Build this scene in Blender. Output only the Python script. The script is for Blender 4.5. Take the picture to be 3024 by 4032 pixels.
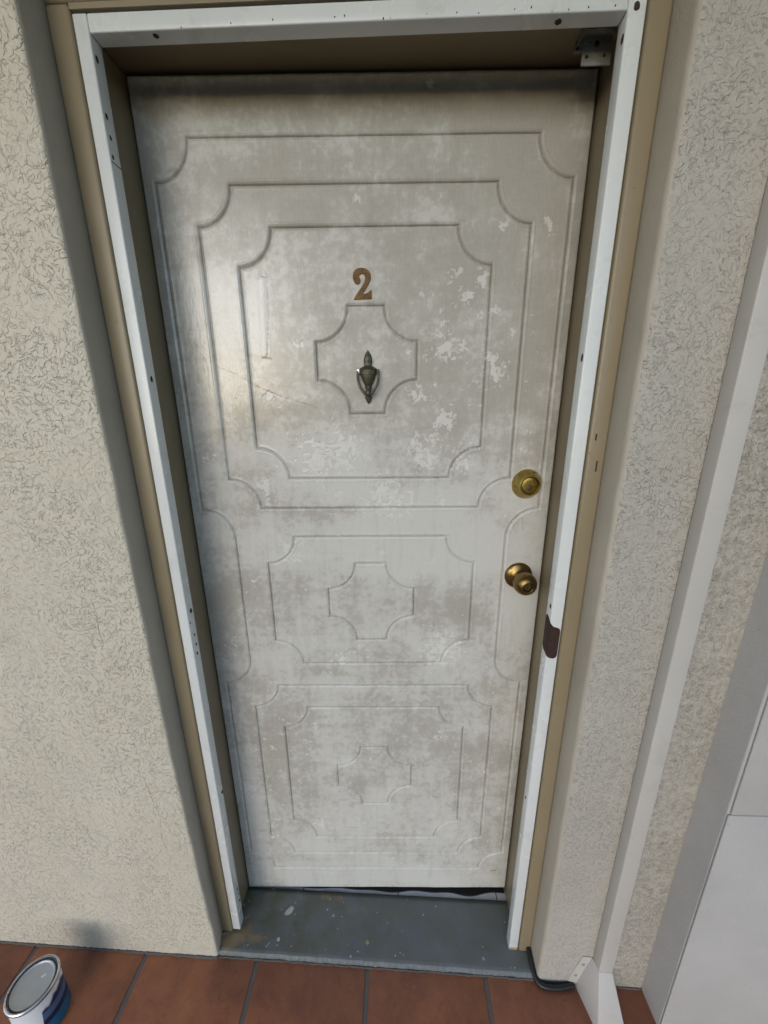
import bpy, bmesh, math, random
import numpy as np
from mathutils import Vector, Matrix
R = math.radians
random.seed(4)
for o in list(bpy.data.objects): bpy.data.objects.remove(o)
scene = bpy.context.scene
COL = scene.collection

# ------------------------------------------------------------------ camera
cam_d = bpy.data.cameras.new('camera'); cam = bpy.data.objects.new('camera', cam_d); COL.objects.link(cam)
cam_d.sensor_fit = 'VERTICAL'; cam_d.sensor_height = 36; cam_d.lens = 36 * 1455 / 4032
cam_d.clip_start = 0.02; cam_d.clip_end = 5000
cam.matrix_world = Matrix(((0.9995, -0.0010, 0.0328, 0.4711), (0.0319, 0.2673, -0.9631, -0.8083),
                           (-0.0078, 0.9636, 0.2672, 1.4754), (0, 0, 0, 1)))
scene.camera = cam
# ------------------------------------------------------------------ sky, sun, exposure
SUN_EL, SUN_AZ = R(19), R(198)          # the light comes from behind the camera, from its left
w = bpy.data.worlds.new('World'); scene.world = w; w.use_nodes = True
nt = w.node_tree; nt.nodes.clear()
sky = nt.nodes.new('ShaderNodeTexSky'); sky.sky_type = 'NISHITA'; sky.sun_disc = False
sky.sun_elevation = SUN_EL; sky.sun_rotation = SUN_AZ; sky.dust_density = 0.8; sky.air_density = 1.0; sky.ozone_density = 2.5
bg = nt.nodes.new('ShaderNodeBackground'); bg.inputs[1].default_value = 0.15
wo = nt.nodes.new('ShaderNodeOutputWorld')
nt.links.new(sky.outputs[0], bg.inputs[0]); nt.links.new(bg.outputs[0], wo.inputs[0])
sd = bpy.data.lights.new('sun', 'SUN'); sun = bpy.data.objects.new('sun', sd); COL.objects.link(sun)
sd.energy = 0.5; sd.angle = R(42); sd.color = (1, 0.985, 0.96)
to_sun = Vector((math.sin(SUN_AZ) * math.cos(SUN_EL), math.cos(SUN_AZ) * math.cos(SUN_EL), math.sin(SUN_EL)))
sun.rotation_euler = to_sun.to_track_quat('Z', 'Y').to_euler()
scene.view_settings.view_transform = 'Standard'; scene.view_settings.look = 'None'
scene.view_settings.gamma = 1; scene.view_settings.exposure = 0.4
scene.render.engine = 'CYCLES'
scene.cycles.max_bounces = 6; scene.cycles.diffuse_bounces = 4; scene.cycles.glossy_bounces = 3; scene.cycles.transmission_bounces = 1

# ------------------------------------------------------------------ helpers
def link(o, parent=None):
    COL.objects.link(o)
    if parent: o.parent = parent
    return o
def tag(o, label=None, cat=None, group=None, kind=None):
    if label and not kind: kind = 'thing'
    for k, v in (('label', label), ('category', cat), ('group', group), ('kind', kind)):
        if v: o[k] = v
    return o
def empty(name, loc=(0, 0, 0), rz=0):
    o = bpy.data.objects.new(name, None); o.location = loc; o.rotation_euler.z = rz; o.empty_display_size = .05
    return link(o)
def obj(name, bm, mats, parent=None, smooth=False):
    me = bpy.data.meshes.new(name); bm.normal_update(); bm.to_mesh(me); bm.free()
    for m in (mats if isinstance(mats, (list, tuple)) else [mats]): me.materials.append(m)
    if smooth:
        me.polygons.foreach_set('use_smooth', [True] * len(me.polygons))
        if smooth != True: me.set_sharp_from_angle(angle=R(smooth))
    return link(bpy.data.objects.new(name, me), parent)
def box(bm, x0, x1, y0, y1, z0, z1, bev=0, seg=2):
    r = bmesh.ops.create_cube(bm, size=1)
    vs = r['verts']
    for v in vs:
        v.co = Vector((x0 + (v.co.x + .5) * (x1 - x0), y0 + (v.co.y + .5) * (y1 - y0), z0 + (v.co.z + .5) * (z1 - z0)))
    if bev:
        es = list({e for v in vs for e in v.link_edges})
        bmesh.ops.bevel(bm, geom=es, offset=bev, segments=seg, profile=.5, affect='EDGES')
    return bm
def BOX(*a, **k): return box(bmesh.new(), *a, **k)
def hexa(bm, p):                      # 8 corners: bottom ring 0-3, top ring 4-7
    v = [bm.verts.new(c) for c in p]
    for f in ((3, 2, 1, 0), (4, 5, 6, 7), (0, 1, 5, 4), (1, 2, 6, 5), (2, 3, 7, 6), (3, 0, 4, 7)): bm.faces.new([v[i] for i in f])
    return bm
def bevel_all(bm, off, seg=2):
    bmesh.ops.bevel(bm, geom=list(bm.edges), offset=off, segments=seg, profile=.5, affect='EDGES'); return bm
def lathe(prof, n=32, center=(0, 0, 0), axis='z', flat=1.0, matf=None):
    """prof: list of (radius, height); axis 'y' points towards the viewer (-y)."""
    bm = bmesh.new(); rings = []
    for r, h in prof:
        ring = []
        for i in range(n):
            a = 2 * math.pi * i / n
            c, s = r * math.cos(a), r * math.sin(a)
            p = (c, s * flat, h) if axis == 'z' else (c, -h, s)
            ring.append(bm.verts.new((p[0] + center[0], p[1] + center[1], p[2] + center[2])))
        rings.append(ring)
    for k in range(len(rings) - 1):
        for i in range(n):
            j = (i + 1) % n
            try:
                f = bm.faces.new((rings[k][i], rings[k][j], rings[k + 1][j], rings[k + 1][i]))
                if matf: f.material_index = matf(k)
            except ValueError: pass
    bm.faces.new(list(reversed(rings[0]))); f = bm.faces.new(rings[-1])
    if matf: f.material_index = matf(len(rings) - 1)
    bmesh.ops.recalc_face_normals(bm, faces=bm.faces)
    return bm
def tube(path, rad, n=10, bm=None, closed=True):
    bm = bm or bmesh.new(); path = [Vector(p) for p in path]; rings = []
    for i, p in enumerate(path):
        t = (path[min(i + 1, len(path) - 1)] - path[max(i - 1, 0)]).normalized()
        a = t.orthogonal().normalized() if i == 0 else (rings_a - t * rings_a.dot(t)).normalized()
        rings_a = a; b = t.cross(a)
        r = rad[i] if isinstance(rad, (list, tuple)) else rad
        rings.append([bm.verts.new(p + (a * math.cos(2 * math.pi * k / n) + b * math.sin(2 * math.pi * k / n)) * r) for k in range(n)])
    for k in range(len(rings) - 1):
        for i in range(n): bm.faces.new((rings[k][i], rings[k][(i + 1) % n], rings[k + 1][(i + 1) % n], rings[k + 1][i]))
    bm.faces.new(list(reversed(rings[0]))); bm.faces.new(rings[-1])
    bmesh.ops.recalc_face_normals(bm, faces=bm.faces)
    return bm
def smooth_path(p, sub=6):
    p = [Vector(q) for q in p]; out = []
    for i in range(len(p) - 1):
        a, b, c, d = p[max(i - 1, 0)], p[i], p[i + 1], p[min(i + 2, len(p) - 1)]
        for s in range(sub):
            t = s / sub
            out.append(.5 * ((2 * b) + (c - a) * t + (2 * a - 5 * b + 4 * c - d) * t * t + (3 * b - a - 3 * c + d) * t ** 3))
    return out + [p[-1]]
def extrude_poly(pts, y0, y1, bm=None):                # polygon in x,z; y0 front, y1 back
    bm = bm or bmesh.new()
    f = bm.faces.new([bm.verts.new((x, y0, z)) for x, z in pts])
    r = bmesh.ops.extrude_face_region(bm, geom=[f])
    for v in [g for g in r['geom'] if isinstance(g, bmesh.types.BMVert)]: v.co.y = y1
    bmesh.ops.triangulate(bm, faces=[f for f in bm.faces if len(f.verts) > 4])
    bmesh.ops.recalc_face_normals(bm, faces=bm.faces)
    return bm
def disc(cx, cy, cz, r, normal, asp=1.0, h=.0006, n=12, rot=0):
    """a small low cap lying on a surface whose normal is given ('x', '-x', '-y', '-z', 'z')"""
    bm = bmesh.new(); top = []; bot = []
    nv = {'x': Vector((1, 0, 0)), '-x': Vector((-1, 0, 0)), '-y': Vector((0, -1, 0)), '-z': Vector((0, 0, -1)), 'z': Vector((0, 0, 1))}[normal]
    u = Vector((0, 0, 1)) if abs(nv.z) < .5 else Vector((1, 0, 0)); v = nv.cross(u)
    for i in range(n):
        a = 2 * math.pi * i / n; k = random.uniform(.85, 1.12)
        p = (u * math.cos(a) * asp + v * math.sin(a)) * r * k
        p = Matrix.Rotation(rot, 3, nv) @ p
        bot.append(bm.verts.new(Vector((cx, cy, cz)) + p)); top.append(bm.verts.new(Vector((cx, cy, cz)) + p * .8 + nv * h))
    for i in range(n): bm.faces.new((bot[i], bot[(i + 1) % n], top[(i + 1) % n], top[i]))
    bm.faces.new(top); bmesh.ops.recalc_face_normals(bm, faces=bm.faces)
    return bm

# numpy value noise for wear maps and uneven surfaces
def vnoise(X, Z, scale, seed):
    rng = np.random.default_rng(seed); T = rng.random((256, 256)).astype(np.float32)
    x = X * scale + 37.3; z = Z * scale + 11.7
    xi = np.floor(x).astype(int); zi = np.floor(z).astype(int); fx = x - xi; fz = z - zi
    fx = fx * fx * (3 - 2 * fx); fz = fz * fz * (3 - 2 * fz)
    a = T[xi % 256, zi % 256]; b = T[(xi + 1) % 256, zi % 256]; c = T[xi % 256, (zi + 1) % 256]; d = T[(xi + 1) % 256, (zi + 1) % 256]
    return (a * (1 - fx) + b * fx) * (1 - fz) + (c * (1 - fx) + d * fx) * fz
def fbm(X, Z, scale, seed, oct=4, gain=.5):
    s = 0; a = 1; t = 0
    for i in range(oct):
        s = s + a * vnoise(X, Z, scale * 2 ** i, seed + i * 17); t += a; a *= gain
    return s / t
def sstep(a, b, x):
    t = np.clip((x - a) / (b - a), 0, 1); return t * t * (3 - 2 * t)

# ------------------------------------------------------------------ materials
class M:
    def __init__(s, name):
        s.m = bpy.data.materials.new(name); s.m.use_nodes = True; s.t = s.m.node_tree
        s.p = s.t.nodes['Principled BSDF']; s.co = s.n('ShaderNodeTexCoord').outputs['Object']
    def n(s, k, **kw):
        n = s.t.nodes.new(k)
        for a, v in kw.items(): setattr(n, a, v)
        return n
    def l(s, a, b): s.t.links.new(a, b)
    def set(s, **kw):
        for k, v in kw.items():
            i = s.p.inputs[k.replace('_', ' ')]
            if hasattr(v, 'is_linked'): s.l(v, i)
            else: i.default_value = v
        return s
    def map(s, scale=(1, 1, 1), loc=(0, 0, 0)):
        n = s.n('ShaderNodeMapping'); n.inputs['Scale'].default_value = scale; n.inputs['Location'].default_value = loc
        s.l(s.co, n.inputs[0]); return n.outputs[0]
    def noise(s, scale, detail=4, rough=.55, dist=0, vec=None):
        n = s.n('ShaderNodeTexNoise'); n.inputs['Scale'].default_value = scale; n.inputs['Detail'].default_value = detail
        n.inputs['Roughness'].default_value = rough; n.inputs['Distortion'].default_value = dist
        s.l(vec or s.co, n.inputs['Vector']); return n.outputs['Fac']
    def ramp(s, fac, stops, interp='LINEAR'):
        n = s.n('ShaderNodeValToRGB'); n.color_ramp.interpolation = interp; e = n.color_ramp.elements
        while len(e) < len(stops): e.new(.5)
        for q, (p, c) in zip(e, stops):
            q.position = p; q.color = (c, c, c, 1) if not isinstance(c, tuple) else (*c, 1)
        s.l(fac, n.inputs[0]); return n.outputs[0]
    def mix(s, fac, a, b, mode='MIX'):
        n = s.n('ShaderNodeMix', data_type='RGBA', blend_type=mode)
        for v, i in ((fac, 0), (a, 6), (b, 7)):
            if hasattr(v, 'is_linked'): s.l(v, n.inputs[i])
            elif i == 0: n.inputs[0].default_value = v
            else: n.inputs[i].default_value = (*v, 1)
        return n.outputs[2]
    def math(s, op, a, b=0, c=0):
        n = s.n('ShaderNodeMath', operation=op)
        for i, v in enumerate((a, b, c)):
            if hasattr(v, 'is_linked'): s.l(v, n.inputs[i])
            else: n.inputs[i].default_value = v
        return n.outputs[0]
    def attr(s, name): return s.n('ShaderNodeAttribute', attribute_name=name).outputs['Fac']
    def bump(s, h, dist, strength=1, prev=None):
        n = s.n('ShaderNodeBump'); n.inputs['Distance'].default_value = dist; n.inputs['Strength'].default_value = strength
        s.l(h, n.inputs['Height'])
        if prev: s.l(prev, n.inputs['Normal'])
        return n.outputs[0]

def mat_stucco(name='swirled_stucco', scales=(48, 58, 72, 84, 110), ca=(.59, .55, .455), cb=(.65, .61, .515), amp=1.05, grain=.5, tint=.03, mould_shade=None):
    """trowelled render: short curved strokes pressed into a flat coat, laid out cell by cell"""
    m = M(name)
    sep = m.n('ShaderNodeSeparateXYZ'); m.l(m.co, sep.inputs[0])
    flow = m.math('MULTIPLY', m.noise(7, 2, .5, .8), 14)
    g = None; tone = None
    for k, sc in enumerate(scales):
        cmb = m.n('ShaderNodeCombineXYZ'); m.l(m.math('ADD', m.math('MULTIPLY', sep.outputs[0], sc), 13.7 * k), cmb.inputs[0]); m.l(m.math('ADD', m.math('MULTIPLY', sep.outputs[2], sc), 5.1 * k), cmb.inputs[1])
        wv = m.n('ShaderNodeTexNoise'); wv.inputs['Scale'].default_value = 1.6; wv.inputs['Detail'].default_value = 1; m.l(cmb.outputs[0], wv.inputs['Vector'])
        add = m.n('ShaderNodeVectorMath', operation='MULTIPLY_ADD'); m.l(wv.outputs['Color'], add.inputs[0]); add.inputs[1].default_value = (.5, .5, 0); m.l(cmb.outputs[0], add.inputs[2])
        vo = m.n('ShaderNodeTexVoronoi', voronoi_dimensions='2D'); vo.inputs['Scale'].default_value = 1; m.l(add.outputs[0], vo.inputs['Vector'])
        sub = m.n('ShaderNodeVectorMath', operation='SUBTRACT'); m.l(add.outputs[0], sub.inputs[0]); m.l(vo.outputs['Position'], sub.inputs[1])
        d = m.n('ShaderNodeSeparateXYZ'); m.l(sub.outputs[0], d.inputs[0]); rc = m.n('ShaderNodeSeparateColor'); m.l(vo.outputs['Color'], rc.inputs[0])
        th = m.math('ADD', flow, m.math('MULTIPLY', rc.outputs[0], 2.4)); c, sn = m.math('COSINE', th), m.math('SINE', th)
        u = m.math('ADD', m.math('MULTIPLY', d.outputs[0], c), m.math('MULTIPLY', d.outputs[1], sn))
        v = m.math('SUBTRACT', m.math('MULTIPLY', d.outputs[1], c), m.math('MULTIPLY', d.outputs[0], sn))
        v = m.math('SUBTRACT', v, m.math('MULTIPLY', m.math('MULTIPLY', u, u), m.math('MULTIPLY', m.math('SUBTRACT', rc.outputs[1], .5), 3.0)))
        wid = .066 * sc / 60
        st = m.ramp(m.math('DIVIDE', m.math('ABSOLUTE', v), wid), [(.0, 1), (.35, .8), (1, 0)])
        en = m.ramp(m.math('ABSOLUTE', u), [(.28, 1), (.50, 0)])
        gate = m.ramp(rc.outputs[2], [(.28, 0), (.5, 1)])
        one = m.math('MULTIPLY', m.math('MULTIPLY', st, en), gate)
        hh = one if k % 2 else m.math('MULTIPLY', one, -1.0)
        g = hh if g is None else m.math('ADD', g, hh)
        if not k % 2: tone = one if tone is None else m.math('MAXIMUM', tone, one)
    dens = m.ramp(m.noise(9, 3, .6), [(.34, .55), (.56, 1)])
    h = m.math('ADD', m.math('MULTIPLY', m.noise(420, 3), grain), m.math('MULTIPLY', m.math('MULTIPLY', g, dens), amp))
    tone = m.math('MULTIPLY', tone, dens)
    h = m.math('ADD', h, m.math('ADD', m.math('MULTIPLY', m.noise(16, 3), 1.6), m.math('MULTIPLY', m.noise(95, 3, .6), 1.9)))
    big = m.noise(3.2, 5, .6)
    c = m.mix(m.ramp(big, [(.3, 0), (.7, 1)]), ca, cb)
    c = m.mix(m.math('MULTIPLY', tone, tint), c, (.34, .29, .21))
    spk = m.ramp(m.noise(150, 2), [(.71, 0), (.76, 1)])
    c = m.mix(m.math('MULTIPLY', spk, .28), c, (.2, .15, .10))
    stain = m.ramp(m.noise(11, 5, .7, .5), [(.60, 0), (.78, 1)])
    c = m.mix(m.math('MULTIPLY', stain, .3), c, (.36, .29, .19))
    if mould_shade:
        mo = m.math('MULTIPLY', m.ramp(m.noise(60, 6, .8), [(.42, 0), (.66, 1)]), m.math('ADD', .22, m.math('MULTIPLY', m.math('GREATER_THAN', sep.outputs[0], mould_shade), .78)))  # mould speckles, denser past the duct, where they also paint its shade
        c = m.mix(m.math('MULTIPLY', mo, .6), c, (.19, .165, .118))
    m.set(Base_Color=c, Roughness=.55, Normal=m.bump(h, .00125, .95)); m.p.inputs['Specular IOR Level'].default_value = .35
    return m.m
def mat_smooth(name, a, b, rough=.55, spots=.25):
    m = M(name)
    c = m.mix(m.ramp(m.noise(5, 5, .6), [(.3, 0), (.7, 1)]), a, b)
    spk = m.ramp(m.noise(120, 2), [(.72, 0), (.78, 1)])
    c = m.mix(m.math('MULTIPLY', spk, spots), c, (.16, .13, .09))
    sc = m.ramp(m.noise(9, 6, .75, .6), [(.54, 0), (.74, 1)]); c = m.mix(m.math('MULTIPLY', sc, .10), c, (.27, .24, .19))
    h = m.math('ADD', m.noise(260, 3), m.math('MULTIPLY', m.noise(25, 3), 1.5))
    m.set(Base_Color=c, Roughness=rough, Normal=m.bump(h, .0012, .6)); return m.m
def mat_door():
    m = M('weathered_door_paint')
    dirt, chip, gl, cr = m.attr('dirt'), m.attr('chip'), m.attr('gloss'), m.attr('scratch')
    weave = m.math('ADD', m.math('MULTIPLY', m.noise(60, 4, .65, 0, m.map((6, 1, .8))), .6), m.math('MULTIPLY', m.noise(60, 4, .65, 0, m.map((.7, 1, 5))), .4))
    wv = m.ramp(weave, [(.36, 0), (.64, 1)])
    d = m.math('MULTIPLY', dirt, m.math('ADD', .80, m.math('MULTIPLY', wv, .28)))
    c = m.mix(d, (.62, .622, .592), (.395, .378, .335))
    gr = m.ramp(m.noise(420, 3, .7), [(.3, 0), (.7, 1)]); c = m.mix(m.math('MULTIPLY', gr, .16), c, (.22, .20, .165))
    sm = m.ramp(m.noise(13, 6, .75, .3, m.map((3.0, 1, .45))), [(.52, 0), (.74, 1)]); c = m.mix(m.math('MULTIPLY', sm, .28), c, (.29, .265, .215))
    c = m.mix(m.math('MULTIPLY', chip, .8), c, (.70, .70, .67))
    c = m.mix(m.math('MULTIPLY', cr, .85), c, (.16, .13, .10))
    spk = m.ramp(m.noise(160, 2), [(.735, 0), (.77, 1)])
    c = m.mix(m.math('MULTIPLY', spk, .45), c, (.2, .17, .13))
    rough = m.math('ADD', m.math('SUBTRACT', .52, m.math('MULTIPLY', gl, .33)), m.math('MULTIPLY', wv, .08))
    h = m.math('ADD', m.math('MULTIPLY', weave, .6), m.math('MULTIPLY', m.noise(150, 3, vec=m.map((1.6, 1, .5))), .9))
    h = m.math('SUBTRACT', h, m.math('MULTIPLY', chip, .5))
    m.set(Base_Color=c, Roughness=rough, Normal=m.bump(h, .0007, .75)); m.p.inputs['Specular IOR Level'].default_value = .5
    m.set(Coat_Weight=gl, Coat_Roughness=.10); m.l(m.bump(m.math('ADD', m.noise(70, 3, .6, 0, m.map((2.6, 1, .5))), m.math('MULTIPLY', m.noise(220, 2), .3)), .0016, .8), m.p.inputs['Coat Normal'])
    return m.m
def mat_paint(name, a, b, rough=.3, bump=.0005, chips=None, scale=6, streak=(1, 1, 1)):
    m = M(name)
    c = m.mix(m.ramp(m.noise(scale, 5, .6), [(.3, 0), (.72, 1)]), a, b)
    spk = m.ramp(m.noise(95, 3, .6), [(.70, 0), (.74, 1)])
    c = m.mix(m.math('MULTIPLY', spk, .55 if chips is None or chips[0] < .2 else 0.0), c, chips or (.1, .06, .03))
    sc = m.ramp(m.noise(11, 6, .75, .6), [(.55, 0), (.75, 1)]); c = m.mix(m.math('MULTIPLY', sc, .22), c, (.20, .165, .11))
    h = m.noise(70, 3, .5, 0, m.map(streak))
    m.set(Base_Color=c, Roughness=m.math('ADD', rough, m.math('MULTIPLY', m.noise(18, 3), .12)), Normal=m.bump(h, bump, .7)); return m.m
def mat_metal(name, a, b, rough=.35, metallic=1.0, scale=60, sp=(.05, .035, .02)):
    m = M(name)
    c = m.mix(m.ramp(m.noise(scale, 5, .6), [(.35, 0), (.65, 1)]), a, b)
    c = m.mix(m.ramp(m.noise(scale * 2.3, 2), [(.66, 0), (.72, 1)]), c, sp)
    m.set(Base_Color=c, Metallic=metallic, Roughness=m.math('ADD', rough, m.math('MULTIPLY', m.noise(scale, 3), .2)), Normal=m.bump(m.noise(scale * 3, 3), .0004, .5)); return m.m
def mat_tile():
    m = M('terracotta')
    inf = m.n('ShaderNodeObjectInfo').outputs['Random']
    geo = m.n('ShaderNodeNewGeometry').outputs['Position']
    big = m.noise(5.5, 6, .7, .5, geo)
    c = m.mix(m.ramp(big, [(.3, 0), (.7, 1)]), (.43, .16, .068), (.235, .085, .052))
    c = m.mix(inf, c, m.mix(.55, c, (.20, .075, .052)))
    pit = m.ramp(m.noise(150, 3, .6, 0, geo), [(.64, 0), (.72, 1)])
    c = m.mix(m.math('MULTIPLY', pit, .6), c, (.075, .03, .02))
    bl = m.ramp(m.noise(11, 6, .75, .4, geo), [(.47, 0), (.66, 1)]); c = m.mix(m.math('MULTIPLY', bl, .5), c, (.13, .055, .038))
    lt = m.ramp(m.noise(38, 5, .7, 0, geo), [(.66, 0), (.80, 1)])
    c = m.mix(m.math('MULTIPLY', lt, .35), c, (.42, .26, .19))
    h = m.math('SUBTRACT', m.noise(400, 2, .5, 0, geo), pit)
    m.set(Base_Color=c, Roughness=.5, Normal=m.bump(h, .0006, .6)); return m.m
def mat_sill():
    m = M('worn_grey_floor_paint')
    sep = m.n('ShaderNodeSeparateXYZ'); m.l(m.co, sep.inputs[0])
    tan_, edge = m.attr('bare'), m.attr('lip')
    c = m.mix(m.ramp(m.noise(9, 5, .6), [(.3, 0), (.7, 1)]), (.125, .142, .155), (.16, .172, .178))
    c = m.mix(m.math('MULTIPLY', m.ramp(m.noise(14, 5, .65), [(.42, 0), (.62, 1)]), m.ramp(sep.outputs[0], [(.0, 1), (.5, .35)])), c, (.105, .112, .075))
    c = m.mix(tan_, c, m.mix(m.noise(40, 4), (.30, .22, .12), (.20, .165, .11)))
    wear = m.math('MULTIPLY', edge, m.ramp(m.noise(60, 4, .7, 0, m.map((2.5, 1, .6))), [(.42, 1), (.58, 0)]))
    c = m.mix(m.math('MULTIPLY', edge, .75), c, (.19, .225, .245))
    c = m.mix(m.math('MULTIPLY', wear, .55), c, (.09, .075, .055))
    dr = m.ramp(m.noise(70, 1, .4), [(.745, 0), (.755, 1)])
    c = m.mix(m.math('MULTIPLY', dr, .7), c, (.45, .44, .40))
    m.set(Base_Color=c, Roughness=m.math('ADD', .42, m.math('MULTIPLY', m.noise(30, 3), .2)), Normal=m.bump(m.noise(45, 4), .0015, .6)); return m.m
def mat_plain(name, col, rough=.6, metallic=0, bscale=200, bump=.0004):
    m = M(name); c = m.mix(m.noise(40, 4), col, tuple(v * .75 for v in col))
    m.set(Base_Color=c, Roughness=rough, Metallic=metallic, Normal=m.bump(m.noise(bscale, 3), bump, .5)); return m.m

STUCCO = mat_stucco()
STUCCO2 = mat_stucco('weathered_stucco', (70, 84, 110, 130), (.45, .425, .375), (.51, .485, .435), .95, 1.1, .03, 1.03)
SMOOTH = mat_smooth('smooth_render', (.40, .365, .305), (.465, .43, .36))
PIER = mat_smooth('painted_render', (.43, .42, .415), (.49, .48, .47), .6, .35)
DOOR = mat_door()
BROWN = mat_paint('tan_enamel', (.25, .205, .128), (.28, .23, .148), .33, .0006, (.07, .045, .02), 4, (1, 1, .2))
WHITE = mat_paint('white_enamel', (.66, .70, .70), (.72, .75, .75), .20, .00015, (.45, .40, .33), 5, (1, 1, .15))
RUST = mat_metal('rusty_steel', (.060, .030, .022), (.035, .018, .015), .6, .25, 45, (.14, .06, .03))
HOLE = mat_plain('rust_hole', (.030, .016, .010), .8)
GALV = mat_metal('galvanised_steel', (.28, .30, .29), (.16, .17, .165), .5, .35, 50, (.04, .04, .04))
BRASS = mat_metal('worn_brass', (.52, .39, .12), (.38, .28, .08), .22, 1, 30, (.10, .065, .025))
KNOBB = mat_metal('tarnished_brass', (.31, .21, .085), (.21, .14, .052), .22, 1, 35, (.09, .06, .025))
BRONZE = mat_metal('verdigris_bronze', (.135, .135, .095), (.085, .088, .062), .42, .75, 90, (.05, .05, .04))
NUMBER = mat_metal('brown_brass', (.165, .095, .030), (.115, .062, .020), .5, .5, 70, (.05, .03, .015))
TILE = mat_tile()
GROUT = mat_plain('cement_grout', (.17, .15, .135), .85, 0, 300, .001)
SILL = mat_sill()
WTILE = mat_plain('white_glazed_tile', (.74, .74, .76), .25)
BLACK = mat_plain('black_rubber', (.012, .012, .012), .6)
CABLE = mat_plain('black_cable', (.014, .014, .015), .4)
PIPE = mat_paint('cream_duct_paint', (.50, .48, .45), (.545, .525, .495), .42, .0005, (.3, .27, .22), 4)
SHADE_SOFFIT = mat_plain('shade_soffit_cream', (.60, .56, .48), .8)
CONC = mat_plain('concrete', (.30, .28, .25), .9)
GROUND = mat_plain('garden_ground', (.075, .085, .045), .95)
ROOM = mat_plain('dark_interior_paint', (.30, .28, .25), .9)
LID = mat_metal('tin_lid', (.50, .51, .51), (.44, .45, .455), .42, .55, 12, (.58, .58, .58))
RIM = mat_metal('bright_tin', (.72, .74, .76), (.6, .62, .64), .18, 1, 40, (.25, .25, .26))
WPAINT = mat_plain('wet_white_paint', (.76, .77, .78), .25)

# ------------------------------------------------------------------ setting
FZ = lambda x: .012 - .05 * x                      # the walkway falls gently to the right
bm = bmesh.new()                                   # outdoor ground, reaching the horizon
for c in ((-2000, -2000), (2000, -2000), (2000, 2000), (-2000, 2000)): bm.verts.new((c[0], c[1], -.45))
bm.faces.new(bm.verts); tag(obj('ground', bm, GROUND), kind='structure')
bm = bmesh.new()                                   # walkway slab below the tiles = the grout bed
X0, X1, YB, YF = -1.7, 2.4, .05, -1.85
hexa(bm, [(X0, YF, -.4), (X1, YF, -.4), (X1, -.0, -.4), (X0, -.0, -.4)] + [(x, y, FZ(x) - .0035) for x, y in ((X0, YF), (X1, YF), (X1, -.150), (X0, -.150))])
floor = tag(obj('floor', bm, GROUT), kind='structure')
xs = [-1.46, -1.15, -.84, -.53, -.2215, .088, .3935, .7155, 1.025, 1.335, 1.645]
ys = [-.1625 - .312 * i for i in range(6)]
tile_mesh = {}
for i in range(len(xs) - 1):
    for j in range(len(ys) - 1):
        g = .0055; x0, x1 = xs[i] + g, xs[i + 1] - g; y1, y0 = ys[j] - (g if j else 0), ys[j + 1] + g
        cx, cy = (x0 + x1) / 2, (y0 + y1) / 2; key = (round(x1 - x0, 3), round(y1 - y0, 3))
        if key not in tile_mesh:
            bm = BOX(-(x1 - x0) / 2, (x1 - x0) / 2, -(y1 - y0) / 2, (y1 - y0) / 2, -.012, 0, .0022, 2)
            tile_mesh[key] = obj('tile', bm, TILE, floor, 40); o = tile_mesh[key]
        else:
            o = link(bpy.data.objects.new('tile', tile_mesh[key].data), floor)
        o.location = (cx, cy, FZ(cx) + random.uniform(-.0006, .0006)); o.rotation_euler = (random.uniform(-.002, .002), math.atan(.05), 0)
bm = BOX(-2.2, 2.6, -1.5, .3, 2.70, 2.80); tag(obj('shade_soffit', bm, SHADE_SOFFIT), kind='structure')  # unseen soffit slab, added to block the high sky light
# dim room behind the door (closed shell)
bm = bmesh.new()
for a in ((-.6, 1.5, .075, 1.6, -.2, -.12), (-.6, 1.5, .075, 1.6, 2.62, 2.70), (-.68, -.6, .075, 1.6, -.2, 2.70), (1.5, 1.58, .075, 1.6, -.2, 2.70), (-.68, 1.58, 1.6, 1.68, -.2, 2.70)):
    box(bm, *a)
tag(obj('interior_room', bm, ROOM), kind='structure')

# stucco walls -------------------------------------------------------------
def profile_wall(name, prof_at, zs, mats, matidx, parent=None):
    """closed footprint (x, y) swept up along z; prof_at(z) gives the footprint"""
    bm = bmesh.new(); rings = [[bm.verts.new((x, y, zz)) for x, y, zz in prof_at(z)] for z in zs]; n = len(rings[0])
    for k in range(len(zs) - 1):
        for i in range(n):
            f = bm.faces.new((rings[k][i], rings[k][(i + 1) % n], rings[k + 1][(i + 1) % n], rings[k + 1][i])); f.material_index = matidx(i)
    bm.faces.new(list(reversed(rings[0]))); bm.faces.new(rings[-1])
    bmesh.ops.recalc_face_normals(bm, faces=bm.faces)
    return obj(name, bm, mats, parent, 50)
zs = [-.12 + 2.819 * i / 118 for i in range(119)]
rj = random.Random(9); jit = [rj.uniform(-1, 1) for _ in range(400)]
def wob(z, k, amp):
    t = (z + 1) * 22 + k * 7.3; i = int(t); f = t - i; return amp * (jit[(i + k * 31) % 400] * (1 - f) + jit[(i + 1 + k * 31) % 400] * f)
def left_prof(z):
    fl = .020 * max(0, 1 - max(z, 0) / .95) ** 1.7
    e = -.0395 + fl + wob(z, 1, .0012)
    p = [(-1.7, .07), (-1.7, -.165), (-.6, -.165), (-.2, -.165)]
    for i in range(5):
        a = math.pi / 2 * i / 4; r = .008
        p.append((e - r + r * math.sin(a), -.165 + r - r * math.cos(a) + wob(z, 2, .0006)))
    p += [(-.0392 + fl * .35, -.1135), (-.0392, -.10), (-.0392, .07)]
    return [(x, y, z) for x, y in p]
lw = profile_wall('stucco_wall', left_prof, zs, [STUCCO, SMOOTH], lambda i: 0 if i in (1, 2, 3, 4, 5) else 1)
STAIN = mat_plain('brown_drip_stain', (.48, .40, .28), .8)
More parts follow.
